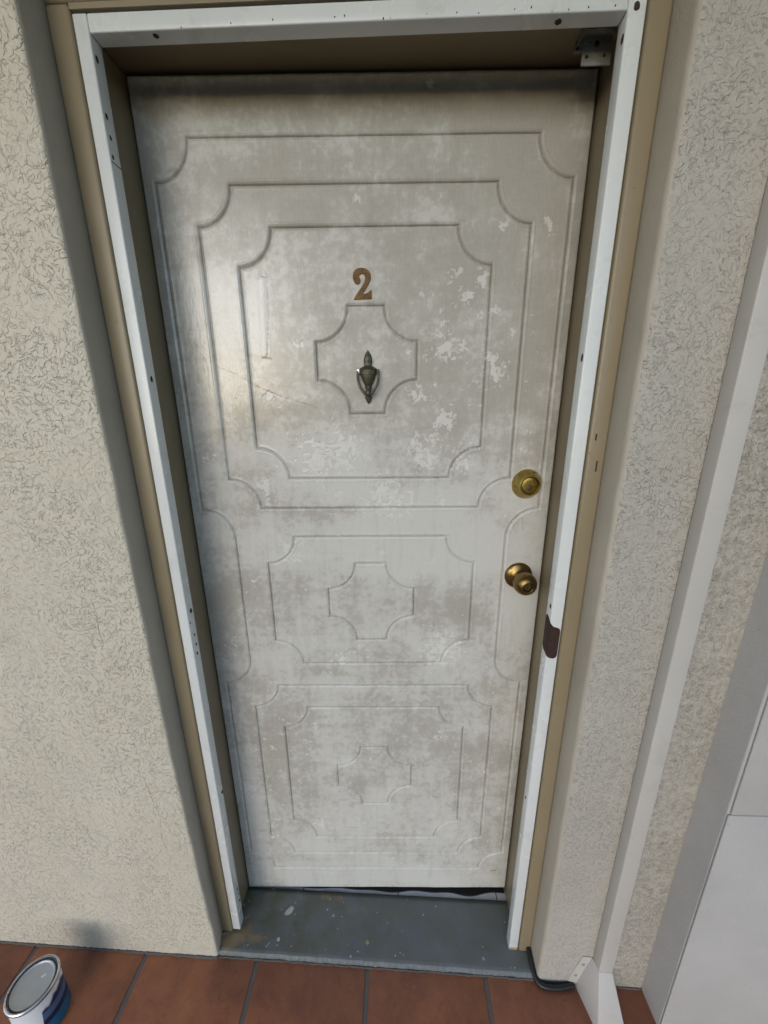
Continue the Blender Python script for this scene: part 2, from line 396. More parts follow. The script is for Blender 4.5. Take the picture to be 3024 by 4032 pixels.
for pl in ([(-.114, .658), (-.109, .625), (-.106, .592), (-.100, .558), (-.096, .528), (-.104, .472), (-.098, .425), (-.094, .382)], [(-.135, 1.118), (-.133, 1.084), (-.135, 1.048), (-.134, 1.019)]):
    path = []
    for q in smooth_path([(x, -.1650, z) for x, z in pl], 8): path.append((q.x + random.uniform(-.0016, .0016), -.1650, q.z))
    obj('drip_stain', tube(path, [random.uniform(.0002, .0006) for _ in path], 6), STAIN, lw, True)
tag(lw, 'cream swirl-textured stucco wall left of the door, above the paint can', 'wall', 'stucco walls beside the door')
def right_prof(z):
    s = .858 + wob(z, 3, .001)
    p = [(.8562, .07), (.8562, -.10), (.8562, -.1135)]
    for i in range(5):
        a = math.pi / 2 * i / 4; r = .009
        p.append((s + r - r * math.cos(a), -.165 + r - r * math.sin(a) + wob(z, 4, .0006)))
    p += [(.885, -.1655), (1.0, -.165), (1.2, -.165), (1.2, .07)]
    return [(x, y, z) for x, y in p]
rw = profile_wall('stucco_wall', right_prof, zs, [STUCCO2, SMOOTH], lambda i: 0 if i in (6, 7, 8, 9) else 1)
tag(rw, 'greyer stucco wall right of the door, behind the narrow vertical duct', 'wall', 'stucco walls beside the door')
bm = BOX(-.0388, .8558, -.163, .068, 2.083, 2.698); tag(obj('lintel_wall', bm, STUCCO), 'stucco lintel over the door head', 'wall')
BEAD = mat_plain('dirty_mortar', (.125, .108, .095), .9, 0, 120, .002)
for xa_, xb_, yy, rr in ((-1.6, -.022, -.1655, .0045), (-.02, .855, -.1635, .0030), (.872, .958, -.1660, .004), (1.062, 1.138, -.1655, .004)):
    n_ = int((xb_ - xa_) / .006) + 2; path = [(xa_ + (xb_ - xa_) * i / n_, yy + random.uniform(-.0012, .0008), FZ(xa_ + (xb_ - xa_) * i / n_) - .0005) for i in range(n_ + 1)]
    obj('mortar_bead', tube(path, [rr * random.uniform(.55, 1.25) for _ in path], 8), BEAD, floor, True)
# pier on the right: lower and upper block with a joint between
pier = empty('rendered_pier', (1.138, -.236, -.05)); tag(pier, 'pale smooth rendered pier at the right edge, with a horizontal joint', 'pier')
def pblock(name, x0, x1, y0, y1, z0, z1, bev):
    o = obj(name, BOX(x0, x1, y0, y1, z0, z1, bev, 3), PIER, pier, 40); o.location = (-1.138, .236, .05); return o
pblock('side', 1.138, 2.3, -.2315, .05, -.12, 2.698, .003)
pblock('lower_face', 1.1385, 2.3, -.2365, -.2318, -.12, .6850, .002)
pblock('upper_face', 1.1425, 2.3, -.2360, -.2318, .6872, 2.698, .0015)

# door frame (tan enamel) ---------------------------------------------------
df = empty('timber_surround', (0, 0, 0)); tag(df, 'glossy tan painted timber surround lining the door opening', 'surround')
def jamb(name, x0, x1, z0, z1): return obj(name, BOX(x0, x1, -.114, .055, z0, z1, .0045, 3), BROWN, df, 40)
jamb('jamb', -.0385, -.003, -.03, 2.0447); jamb('jamb', .8228, .8555, -.06, 2.0447); jamb('head', -.0385, .8555, 2.0450, 2.0825); obj('head_stop', BOX(-.0029, .8227, -.1138, -.086, 2.0370, 2.0447, .001), BROWN, df)
for x, z, h in ((.8335, 1.424, .012), (.8415, 1.371, .020)):
    obj('paint_nick', BOX(x - .0012, x + .0012, -.1146, -.1136, z - h / 2, z + h / 2), HOLE, df)
# rebate behind the door on the lock side and the head
obj('rebate', BOX(.8233, .84, .046, .070, -.06, 2.03), BROWN, df)

# white security frame --------------------------------------------------------
wf = empty('security_frame', (0, 0, 0)); tag(wf, 'white steel tube frame of a removed screen door, with rust spots', 'screen frame')
def white(name, b): return obj(name, b, WHITE, wf, 40)
upL = white('upright', BOX(-.0012, .0205, -.1125, -.0875, .024, 2.0338, .0022, 3))
upR = white('upright', BOX(.7945, .8196, -.1125, -.0875, -.017, 2.0338, .0022, 3)); upR['label'] = 'white upright on the lock side with a rusty lock cut-out'
top = white('top_rail', BOX(.0209, .7941, -.1123, -.0877, 2.0112, 2.0336, .0020, 3))
for y, z, r in [(-.1047, 1.9863, .0032), (-.1046, 1.9176, .0030), (-.1032, 1.8912, .0024), (-.1055, 1.8651, .0023), (-.1009, 1.5327, .0036), (-.0977, 1.0526, .0042),
                (-.1076, 1.0281, .0016), (-.0992, .9935, .0022), (-.098, .9688, .0026), (-.1002, .9462, .0028), (-.0919, .522, .0036), (-.0945, .163, .0028), (-.0955, .1437, .0020), (-.0945, .1159, .003)]:
    obj('screw_hole', disc(.0206, max(min(y, -.092), -.1075), z, r, 'x', 1.5), HOLE, upL)
obj('seam', BOX(.0203, .0211, -.1105, -.0890, 1.8568, 1.8580), HOLE, upL)
for y, z, r in [(-.1065, 1.9839, .0045), (-.106, 1.5591, .005), (-.1047, 1.076, .0045), (-.0996, .5407, .003)]:
    obj('rust_spot', disc(.7944, y, z, r * .8, '-x', 1.7), RUST, upR)
obj('rust_spot', disc(.806, -.1126, 2.0145, .0045, '-y', 1.2), RUST, upR); obj('worn_end', BOX(.7958, .8184, -.1130, -.110, -.0168, -.0085), mat_plain('bare_timber', (.42, .30, .16), .7), upR)
for x, y, r in [(.1149, -.1035, .0042), (.7036, -.0994, .005)]:
    obj('rust_spot', disc(x, y, 2.0111, r, '-z', 1.1), RUST, top)
for k in range(16):
    x = random.uniform(.15, .78); obj('rust_spot', disc(x, -.1124, 2.0125 + random.random() ** 2 * .006, random.uniform(.0005, .0012), '-y', random.uniform(.7, 1.8), .0003, 8), HOLE, top)
# lock cut-out on the lock-side upright
a = [(.7945, .9620), (.7985, .9575), (.804, .9550), (.811, .9548), (.8155, .9580), (.8172, .9640), (.8176, 1.020), (.8160, 1.0265), (.8120, 1.0295), (.806, 1.0310), (.802, 1.0325), (.7985, 1.0365), (.7945, 1.0420)]
b = extrude_poly(a, -.1131, -.1120)
lp = obj('lock_cutout', b, RUST, upR)
bm = bmesh.new(); vs = [bm.verts.new(p) for p in [(.7941, -.1131, .962), (.7941, -.1131, 1.042), (.7941, -.104, 1.0495), (.7941, -.094, 1.052), (.7941, -.0895, 1.045), (.7941, -.0895, .975), (.7941, -.096, .967)]]
bm.faces.new(vs); r = bmesh.ops.extrude_face_region(bm, geom=list(bm.faces))
for v in [g for g in r['geom'] if isinstance(g, bmesh.types.BMVert)]: v.co.x = .7950
bmesh.ops.recalc_face_normals(bm, faces=bm.faces); obj('side_plate', bm, RUST, lp)
obj('bolt_slot', BOX(.7936, .7944, -.1085, -.1020, .983, 1.018), BLACK, lp)

# sill ------------------------------------------------------------------------
def make_sill():
    nx, ny = 180, 50; rows = []; xs_ = np.linspace(0, 1, nx)
    sec = [(.0015, -.003, 0), (-.115, .010, 0), (-.150, .0115, 0), (-.156, .0105, .6), (-.1600, .007, 1), (-.1625, .0005, 1), (-.1630, -.012, 1)]
    V = []; A = []; B = []
    tt = np.linspace(0, 1, ny); ys_ = np.interp(tt, np.linspace(0, 1, 7), [s[0] for s in sec]); lip = np.interp(tt, np.linspace(0, 1, 7), [s[2] for s in sec])
    dz = np.interp(tt, np.linspace(0, 1, 7), [s[1] for s in sec])
    GX, GY = np.meshgrid(xs_ * .86 - .02, ys_); N1 = vnoise(GX, GY, 14, 3) - .5; N2 = vnoise(GX, GY, 70, 5) - .5; N3 = vnoise(GX[0], GX[0] * 0, 55, 8) - .5; N4 = fbm(GX, GY, 40, 12); N5 = fbm(GX, GY, 30, 21)
    for j in range(ny):
        y = ys_[j]; k = min(1, max(0, -y / .15))
        for i in range(nx):
            x0 = -.0025 - .036 * sstep(-.113, -.116, y) if y < -.1 else -.0025; x1 = .8222 + .033 * sstep(-.113, -.116, y)
            if j == 0 or y > -.1: x0, x1 = -.0025, .8222
            x = x0 + (x1 - x0) * xs_[i]
            base = (-.001 - .027 * x) * (1 - k) + FZ(x) * k
            nz = N1[j, i] * .002 + N2[j, i] * .0016 * lip[j]; ny_ = N3[i] * .0018 * lip[j]
            V.append((x, y + ny_, base + dz[j] + nz)); B.append(lip[j] * min(1, .35 + N4[j, i]))
            d = max(0, 1 - math.hypot((x + .005) / .115, (y + .128) / .038)); d2 = max(0, 1 - math.hypot((x - .255) / .05, (y + .012) / .008)) * .8
            n = N5[j, i]; A.append(float(sstep(.42, .52, max(d, d2) * .8 + (n - .5) * 1.1 + (.12 if max(d, d2) > 0 else -.3))))
    F = [(j * nx + i, j * nx + i + 1, (j + 1) * nx + i + 1, (j + 1) * nx + i) for j in range(ny - 1) for i in range(nx - 1)]
    nb = len(V); V += [(x, .0015, -.09) for x in (-.0025, .8222)] + [(x, -.163, -.09) for x in (-.0385, .855)]
    me = bpy.data.meshes.new('door_sill'); me.from_pydata(V, [], F); me.materials.append(SILL)
    for nm, arr in (('bare', A), ('lip', B)):
        at = me.attributes.new(nm, 'FLOAT', 'POINT'); at.data.foreach_set('value', np.array(list(arr) + [0] * 4, dtype=np.float32))
    bm = bmesh.new(); bm.from_mesh(me); bm.verts.ensure_lookup_table()
    c = bm.verts
    bm.faces.new([c[i] for i in range(nx - 1, -1, -1)] + [c[nb], c[nb + 1]])           # back edge
    bmesh.ops.recalc_face_normals(bm, faces=bm.faces)
    for f in bm.faces: f.smooth = True
    bm.to_mesh(me); bm.free()
    o = link(bpy.data.objects.new('door_sill', me)); return o
sill = make_sill(); tag(sill, 'blue-grey painted concrete sill with worn tan corner below the door', 'door sill')
for x, y, r, a_ in [(.145, -.058, .009, 2.0), (.262, -.048, .003, 1), (.282, -.062, .003, 1.5), (.135, -.125, .005, 1), (.39, -.118, .0055, 1), (.555, -.046, .0018, 1.6), (.80, -.052, .0018, 1), (.30, -.092, .0015, 1), (.47, -.142, .0015, 1.8), (.265, -.020, .004, 1.1)]:
    k = min(1, -y / .15); z = (-.001 - .027 * x) * (1 - k) + FZ(x) * k + np.interp(-y, [0, .115, .15], [-.003, .010, .0115])
    o = obj('paint_drip', disc(x, y, z - .0004, r, 'z', a_, .0016, 10, .9), mat_plain('drip_paint', (.52, .52, .50) if r not in (.004, .0055) else (.36, .26, .14), .5), sill)
# interior tiles just under the door
inf_ = empty('interior_floor'); tag(inf_, kind='structure')
IZ = lambda x: -.0075 - .027 * x
tx = [-.0025, .1752 - .001, .479, .793, .8225]
for i in range(4):
    x0, x1 = tx[i] + (.0015 if i else 0), tx[i + 1] - (.0015 if i < 3 else 0)
    hexa(b := bmesh.new(), [(x0, .0030, -.05), (x1, .0030, -.05), (x1, .30, -.05), (x0, .30, -.05), (x0, .0030, IZ(x0)), (x1, .0030, IZ(x1)), (x1, .30, IZ(x1)), (x0, .30, IZ(x0))])
    obj('tile', b, WTILE, inf_)
obj('joint_bed', hexa(bmesh.new(), [(-.002, .0036, -.055), (.822, .0036, -.055), (.822, .30, -.055), (-.002, .30, -.055), (-.002, .0036, IZ(0) - .003), (.822, .0036, IZ(.82) - .003), (.822, .30, IZ(.82) - .003), (-.002, .30, IZ(0) - .003)]), BLACK, inf_)
bm = bmesh.new(); top_, n = [], 80                        # ragged black draught strip lying behind the tiles' front
fr, bk = [], []
for i in range(n + 1):
    x = .0 + .820 * i / n
    y = .008 + .007 * (x / .82) + .004 * math.sin(x * 23 + 1) * (x / .82) + .003 * math.sin(x * 51) * (x / .82) - (.006 * max(0, (x - .68) / .14) * -1)
    fr.append((x, y)); bk.append((x, .05))
lo = [bm.verts.new((x, y, IZ(x) + .0004)) for x, y in fr]; hi = [bm.verts.new((x, y + .0004, IZ(x) + .0045)) for x, y in fr]; hb = [bm.verts.new((x, y, IZ(x) + .006)) for x, y in bk]
for i in range(n):
    bm.faces.new((lo[i], lo[i + 1], hi[i + 1], hi[i])); bm.faces.new((hi[i], hi[i + 1], hb[i + 1], hb[i]))
bmesh.ops.recalc_face_normals(bm, faces=bm.faces)
tag(obj('draught_strip', bm, BLACK), 'ragged black draught strip lying under the door', 'draught strip')

# ------------------------------------------------------------------ the door
PSI = R(1.4)
door = empty('front_door', (0, 0, 0), PSI); tag(door, 'cream painted panelled front door with number 2, scuffed and stained', 'door')
CX = .4105
def loop(hw, zt, zb, r=.067):
    x0, x1 = CX - hw, CX + hw
    seg = [((x0 + r, zt), (x1 - r, zt)), ((x0 + r, zb), (x1 - r, zb)), ((x0, zb + r), (x0, zt - r)), ((x1, zb + r), (x1, zt - r))]
    arc = [((x0, zt), 1, -1, r), ((x1, zt), -1, -1, r), ((x0, zb), 1, 1, r), ((x1, zb), -1, 1, r)]
    return seg, arc
prims = [loop(.316, 1.879, 1.258), loop(.246, 1.811, 1.327), loop(.1035, 1.6755, 1.4675), loop(.246, 1.188, .8415), loop(.1045, 1.12, .911),
         loop(.319, .7715, .155), loop(.245, .7015, .2215), loop(.105, .566, .358)]
xa, xb, r = CX - .387, CX + .387, .068
wl, wr = CX - .318, CX + .318
segA = [((xa + r, 1.951), (xb - r, 1.951)), ((xa + r, .0885), (xb - r, .0885))]
arcA = [((xa, 1.951), 1, -1, r), ((xb, 1.951), -1, -1, r), ((xa, .0885), 1, 1, r), ((xb, .0885), -1, 1, r)]
for x, wx, s in ((xa, wl, 1), (xb, wr, -1)):
    segA += [((x, 1.254), (x, 1.951 - r)), ((wx, .85), (wx, 1.184)), ((x, .0885 + r), (x, .781))]
    arcA += [((x, 1.185), s, 1, .069), ((x, .850), s, -1, .069)]
prims.append((segA, arcA))
def make_door():
    W, H = .820, 2.0395; st = .0014; nx, nz = int(W / st) + 1, int(H / st) + 1
    offs = np.array([-.0056, -.0048, -.0036, -.0026, -.0018, -.0009, 0, .0009, .0018, .0026, .0036, .0048, .0056])
    def axis(n_, L, lines):
        g = np.linspace(0, L, n_); lines = sorted(set(lines))
        for q in lines: g = g[np.abs(g - q) > .0062]
        ex = np.concatenate([q + offs for q in lines]); g = np.unique(np.round(np.concatenate([g, ex]), 5)); keep = np.concatenate([[True], np.diff(g) > .0003]); return g[keep].astype(np.float32)
    lx = [a[0] for sg, _ in prims for a, b in sg if abs(a[0] - b[0]) < 1e-6]; lz = [a[1] for sg, _ in prims for a, b in sg if abs(a[1] - b[1]) < 1e-6]
    gx, gz = axis(nx, W, lx), axis(nz, H, lz); nx, nz = len(gx), len(gz); X, Z = np.meshgrid(gx, gz, indexing='ij')
    D = np.full(X.shape, 9., np.float32)
    for seg, arc in prims:
        for (ax, az), (bx, bz) in seg:
            dx = np.maximum(np.maximum(min(ax, bx) - X, X - max(ax, bx)), 0); dz = np.maximum(np.maximum(min(az, bz) - Z, Z - max(az, bz)), 0)
            if abs(ax - bx) < 1e-6: dx = np.abs(X - ax)
            else: dz = np.abs(Z - az)
            D = np.minimum(D, np.hypot(dx, dz))
        for (cx, cz), sx, sz, rr in arc:
            u, v = (X - cx) * sx, (Z - cz) * sz; q = (u > -.001) & (v > -.001)
            D = np.where(q, np.minimum(D, np.abs(np.hypot(u, v) - rr)), D)
    gw = .0054
    Y = .0016 * sstep(1, 0, D / gw) + .0042 * np.clip(1 - D / .0018, 0, 1) - .0006 * np.exp(-((D - .0062) / .0015) ** 2)
    # wear maps --------------------------------------------------
    big = fbm(X, Z, 5, 1, 5); med = fbm(X, Z, 16, 40, 5, .6); fin = fbm(X, Z, 90, 60, 4, .65); hz = fbm(X * .35, Z * 2.2, 30, 77, 4); vt = fbm(X * 2.2, Z * .3, 30, 91, 4)
    dirt = .50 + (big - .5) * 1.1 + (med - .5) * .9 + (fin - .5) * .6 + (hz - .5) * .4 + (vt - .5) * .4
    def blob(x, z, rx, rz): return np.exp(-(((X - x) / rx) ** 2 + ((Z - z) / rz) ** 2))
    dirt += .20 * sstep(1.35, 1.9, Z) - .04
    for x, z, rx, rz, a in [(.32, 1.38, .13, .06, -.75), (.5, 1.28, .2, .05, -.5), (.52, 1.14, .13, .06, -.95), (.40, 1.21, .22, .035, -.4), (.78, 1.0, .06, .16, -.7), (.70, 1.15, .07, .06, -.4),
                            (.42, .05, .5, .06, -.55), (.22, .20, .10, .07, -.45), (.04, .40, .05, .16, -.5), (.2, 1.14, .06, .04, -.5), (.08, 1.55, .08, .3, -.35), (.62, .86, .1, .08, -.4), (.40, .93, .15, .05, -.25),
                            (.12, 1.245, .05, .05, .45), (.30, 1.235, .09, .03, .45), (.045, 1.0, .05, .12, .35), (.62, 1.0, .05, .06, .4), (.66, 1.72, .16, .25, .25), (.76, 1.6, .06, .4, .22), (.35, 1.07, .08, .03, .2), (.5, .55, .2, .1, .18), (.70, .63, .06, .12, .22)]:
        dirt = dirt + a * blob(x, z, rx, rz) * (.6 + .8 * med)
    crisp = fbm(X, Z, 120, 141, 3, .7); dirt = np.clip(.62 * dirt + .38 * sstep(.30, .72, dirt + (crisp - .5) * .9), 0, 1)
    chips = [(0.6715, 1.8068, .012), (.7588, 1.8058, .010), (.6118, 1.6941, .012), (.6377, 1.7181, .014), (.6668, 1.6647, .010), (.5696, 1.5974, .026), (.6654, 1.5789, .012), (.6752, 1.5475, .022), (.5192, 1.5075, .018),
             (.5747, 1.4549, .020), (.5528, 1.5258, .007), (.2664, 1.6044, .010), (.2047, 1.5007, .014), (.0594, 1.3741, .012), (.1771, 1.3106, .015), (.1778, 1.2837, .012), (.3015, 1.3775, .045), (.3537, 1.4025, .035), (.2117, 1.1477, .024),
             (.1333, 1.0819, .012), (.2415, .2783, .018), (.5861, .6049, .014), (.1274, .5676, .009), (.4046, 1.9913, .007), (.3968, 1.8577, .007), (.5301, 2.02, .007), (.0616, .9008, .012), (.494, 1.5893, .008), (.6027, 1.5971, .014), (.0468, .4199, .03),
             (.53, 1.38, .03), (.62, 1.36, .02), (.45, 1.28, .04), (.58, .88, .04), (.33, .86, .02), (.1, .27, .02)]
    f = np.zeros_like(X)
    for x, z, rr in chips: f = np.maximum(f, np.exp(-(((X - x) ** 2 + (Z - z) ** 2) / (rr * 1.1) ** 2)))
    rag = fbm(X, Z, 110, 7, 4, .7) - .5
    chip = sstep(.44, .52, f * .62 + rag * 2.0) * (f > .05)
    reg = np.zeros_like(X)                                # broad areas where the top coat has flaked off in crumbs
    for x, z, rx, rz, a in [(.60, 1.62, .12, .20, .75), (.32, 1.38, .12, .05, 1.0), (.55, 1.40, .12, .06, .8), (.45, 1.28, .2, .03, .8), (.24, 1.15, .09, .05, .95), (.52, 1.13, .14, .06, .8), (.60, .88, .10, .06, .95), (.42, .88, .2, .05, .5), (.72, .95, .06, .12, .6),
                            (.20, .62, .12, .10, .6), (.08, .35, .05, .2, .8), (.4, .72, .3, .05, .55), (.6, .60, .1, .06, .6), (.35, .30, .25, .1, .5), (.5, .12, .3, .04, .5), (.10, .95, .05, .1, .6), (.17, 1.30, .03, .05, .9), (.76, 1.5, .03, .25, .5)]:
        reg = np.maximum(reg, a * blob(x, z, rx, rz))
    cn = fbm(X, Z, 55, 203, 5, .75); chip = np.maximum(chip, .8 * sstep(.655, .685, cn + (reg - .6) * .22) * (reg > .12))
    rs = np.random.default_rng(12)                        # scattered small flakes
    for k in range(150):
        x = rs.uniform(.02, .8); z = abs(rs.normal(0, 1)) * .55 + .05
        if z > 1.9: continue
        rr = rs.uniform(.0012, .0042); (i0, i1), (j0, j1) = np.searchsorted(gx, (x - .012, x + .012)), np.searchsorted(gz, (z - .012, z + .012))
        xx, zz = X[i0:i1, j0:j1], Z[i0:i1, j0:j1]; an = rs.uniform(0, 3.1); u = (xx - x) * math.cos(an) + (zz - z) * math.sin(an); v = -(xx - x) * math.sin(an) + (zz - z) * math.cos(an)
        chip[i0:i1, j0:j1] = np.maximum(chip[i0:i1, j0:j1], sstep(1.25, .75, np.hypot(u / rr, v / (rr * rs.uniform(.4, 1))) + rag[i0:i1, j0:j1]))
    chip *= .85
    scr = np.zeros_like(X)
    def line(pts, wd, s=1.0, brk=0):
        nonlocal scr
        for (ax, az), (bx, bz) in zip(pts[:-1], pts[1:]):
            L2 = (bx - ax) ** 2 + (bz - az) ** 2; t = np.clip(((X - ax) * (bx - ax) + (Z - az) * (bz - az)) / L2, 0, 1)
            d = np.hypot(X - ax - t * (bx - ax), Z - az - t * (bz - az)); scr = np.maximum(scr, s * sstep(wd * 1.5, wd * .5, d) * (fin > .5 * brk))
    line([(.0947, 1.566), (.1453, 1.5429), (.1821, 1.5214), (.2295, 1.5024), (.30, 1.481)], .0010, .35, .75)
    line([(.2175, 1.728), (.2150, 1.655), (.2045, 1.580)], .0011, .5, .7); line([(.196, 1.579), (.214, 1.578)], .0015, .6); line([(.208, 1.729), (.220, 1.727)], .0013, .45)
    line([(.36, .575), (.33, .40)], .0008, .3, 1); line([(.12, .47), (.165, .485)], .0008, .5, 1); line([(.32, .263), (.36, .258)], .001, .5); line([(.77, .078), (.785, .079)], .003, .6)
    line([(.765, 1.20), (.764, 1.245)], .0008, .5, .6)
    scar = np.exp(-((X - (.2055 - (1.73 - Z) * .045)) / .008) ** 2) * sstep(1.572, 1.59, Z) * sstep(1.735, 1.72, Z)
    Y = Y - .0012 * scar + .0006 * scr + .0005 * chip
    dirt = dirt * (1 - .8 * scar)
    gloss = np.clip(1.25 * blob(.13, 1.60, .17, .24) * (1 - .25 * dirt) + .5 * scar, 0, 1) + .35 * (X > .72) * (1 - dirt)
    # gentle unevenness of old paint
    Y = Y + (fbm(X, Z, 9, 33, 3) - .5) * .0016
    # rounded slab edges
    e = np.minimum(np.minimum(X, W - X), np.minimum(Z, H - Z)); Y = Y + .002 * np.clip(1 - e / .003, 0, 1) ** 2
    V = np.stack([X, Y, Z], -1).reshape(-1, 3)
    idx = np.arange(nx * nz).reshape(nx, nz)
    Q = np.stack([idx[:-1, :-1], idx[1:, :-1], idx[1:, 1:], idx[:-1, 1:]], -1).reshape(-1, 4)
    # skirt and back
    ring = np.concatenate([idx[:, 0], idx[-1, 1:], idx[-2::-1, -1], idx[0, -2:0:-1]]); nr = len(ring); b0 = len(V)
    VB = V[ring].copy(); VB[:, 1] = .038; V = np.concatenate([V, VB])
    k = np.arange(nr); QS = np.stack([ring[k], b0 + k, b0 + (k + 1) % nr, ring[(k + 1) % nr]], -1)
    Q = np.concatenate([Q, QS]); me = bpy.data.meshes.new('door_leaf')
    nl = len(Q) * 4 + nr; me.vertices.add(len(V)); me.loops.add(nl); me.polygons.add(len(Q) + 1)
    me.vertices.foreach_set('co', V.astype(np.float32).ravel())
    me.loops.foreach_set('vertex_index', np.concatenate([Q.ravel(), (b0 + k)[::-1]]).astype(np.int32))
    me.polygons.foreach_set('loop_start', np.concatenate([np.arange(len(Q)) * 4, [len(Q) * 4]]).astype(np.int32))
    me.update(calc_edges=True); me.validate()
    me.polygons.foreach_set('use_smooth', np.ones(len(me.polygons), bool)); me.set_sharp_from_angle(angle=R(70))
    for nm, a in (('dirt', dirt), ('chip', chip), ('scratch', scr), ('gloss', np.clip(gloss, 0, 1))):
        at = me.attributes.new(nm, 'FLOAT', 'POINT'); at.data.foreach_set('value', np.concatenate([a.ravel(), a.ravel()[ring]]).astype(np.float32))
    me.materials.append(DOOR)
    return link(bpy.data.objects.new('door_leaf', me), door)
leaf = make_door()

# number 2
px2 = [(303, 300), (310, 255), (335, 215), (375, 195), (425, 191), (475, 200), (515, 225), (540, 265), (546, 310), (538, 350), (517, 395), (490, 440), (460, 480), (441, 510), (433, 533), (470, 529), (500, 519), (525, 500), (547, 481), (555, 490),
       (551, 598), (310, 605), (320, 580), (350, 535), (390, 480), (430, 425), (455, 380), (468, 335), (467, 300), (455, 275), (430, 262), (405, 268), (385, 285), (380, 310), (395, 320), (403, 345), (398, 375), (380, 395), (355, 401), (330, 390), (312, 360), (303, 328)]
pts = [(.3863 + (a - 303) / 252 * .0362, 1.7405 - (b - 192) / 413 * .0545) for a, b in px2]
num = obj('house_number', extrude_poly(pts, -.0032, .0004), NUMBER, door); num['label'] = 'brown metal numeral 2'
for x, z in ((.4035, 1.7370), (.4063, 1.6912)):
    s = obj('screw', lathe([(.0026, 0), (.0026, .0006), (.0018, .0011)], 14, (x, -.0032, z), 'y'), BRONZE, num, 40)
# knocker: flat cast urn with a hanging striker
kn = empty('door_knocker'); kn.parent = door; kn['label'] = 'tarnished bronze urn-shaped knocker'
KX = .4128; kz = lambda y: 1.5926 - (y - 1292) * .000147; kr = lambda wpx: wpx * .000147 / 2
def klathe(name, prof, flat, y=-.003):
    return obj(name, lathe([(kr(wp), kz(py)) for py, wp in reversed(prof)], 28, (KX, y, 0), 'z', flat), BRONZE, kn, 35)
klathe('top_plate', [(1292, 4), (1310, 30), (1340, 70), (1362, 96), (1366, 84), (1385, 105), (1420, 118), (1455, 116), (1478, 104), (1484, 112), (1500, 108)], .55)
klathe('urn', [(1496, 98), (1508, 150), (1525, 215), (1545, 262), (1551, 240), (1556, 238), (1612, 236), (1618, 212), (1630, 210), (1660, 192), (1700, 158), (1740, 118), (1764, 88)], .75, -.005)
klathe('neck', [(1764, 84), (1770, 100), (1780, 100), (1786, 82), (1792, 96), (1802, 96), (1808, 70), (1822, 60)], .8, -.006)
klathe('lower_plate', [(1900, 70), (1912, 104), (1925, 108), (1936, 90), (1942, 88), (1950, 78), (1975, 56), (2000, 20), (2012, 3)], .6)
klathe('striker_ball', [(1822, 50), (1832, 78), (1850, 92), (1870, 96), (1890, 88), (1906, 60)], .95, -.014)
for s in (-1, 1):
    path = smooth_path([(KX + s * kr(276), -.006, kz(1548)), (KX + s * kr(288), -.009, kz(1600)), (KX + s * kr(280), -.012, kz(1690)), (KX + s * kr(225), -.014, kz(1780)), (KX + s * kr(130), -.015, kz(1850)), (KX + s * kr(40), -.015, kz(1885))], 5)
    obj('striker_arm', tube(path, [.0024 + .0006 * (i / len(path)) for i in range(len(path))], 10), BRONZE, kn, True)
    obj('hinge_lug', BOX(KX + s * kr(276) - .0022, KX + s * kr(276) + .0022, -.0095, .0005, kz(1605), kz(1545), .0006), BRONZE if s > 0 else RIM, kn)
obj('screw', lathe([(.0028, 0), (.0028, .0012), (.0019, .0018)], 14, (KX, -.0105, kz(1425)), 'y'), BRONZE, kn, 40)
for x in (-.0028, .0028): obj('screw', lathe([(.0012, 0), (.0012, .0008)], 10, (KX + x, -.0172, kz(1592)), 'y'), HOLE, kn)
# deadbolt
db = empty('deadbolt'); db.parent = door; db['label'] = 'brass deadbolt lock with key cylinder'
dx, dzc = .7643, 1.3118
obj('collar', lathe([(.0337, 0), (.0337, .0015), (.0328, .0035), (.030, .008), (.0262, .0150), (.0228, .0195), (.0222, .0222), (.0212, .0230), (.0200, .0230), (.0190, .0216), (.0190, .012)], 56, (dx, .0006, dzc), 'y'), BRASS, db, 38)
cy = obj('key_cylinder', lathe([(.0183, .01), (.0180, .0188), (.0172, .0198), (.0120, .0208), (.0082, .0206), (.0078, .0196)], 40, (dx, .0, dzc), 'y'), BRASS, db, 38)
obj('key_plug', lathe([(.0074, .012), (.0074, .0212), (.0066, .0218)], 28, (dx, .0, dzc - .005), 'y'), NUMBER, db, 38)
obj('keyway', BOX(dx - .0008, dx + .0008, -.0222, -.0210, dzc - .0095, dzc - .0005), BLACK, db)
for a, rr, s in ((1.2, .0275, .004), (2.35, .0292, .002), (3.25, .029, .0022), (.5, .03, .0018), (4.3, .0285, .0016), (1.75, .0240, .0026)):
    hh = np.interp(rr, [.0225, .0255, .030, .0328], [.0185, .0150, .008, .0035])
    obj('tarnish_spot', lathe([(s * .95, -.001), (s * .5, .0004)], 9, (dx + rr * math.cos(a), -hh + .0008, dzc + rr * math.sin(a)), 'y'), NUMBER, db)
# knob
kb = empty('door_knob'); kb.parent = door; kb['label'] = 'round tarnished brass door knob with key slot'
qx, qz = .7653, 1.0880
obj('rose', lathe([(.0330, 0), (.0330, .0020), (.0320, .0040), (.0290, .0068), (.023, .0092), (.0175, .0112), (.0150, .014)], 56, (qx, .0006, qz), 'y'), KNOBB, kb, 45)
obj('knob', lathe([(.0140, .010), (.0130, .017), (.0140, .022), (.0200, .0275), (.0245, .0345), (.0262, .043), (.0256, .051), (.0226, .0585), (.0172, .0640), (.0122, .0660), (.0110, .0650), (.0100, .0620), (.0098, .058)], 56, (qx, 0, qz), 'y'), KNOBB, kb, 45)
obj('key_plug', lathe([(.0090, .056), (.0090, .0615), (.0082, .0624)], 28, (qx, 0, qz), 'y'), KNOBB, kb, 40)
obj('keyway', BOX(qx - .0008, qx + .0008, -.0632, -.0622, qz - .005, qz + .005), BLACK, kb)

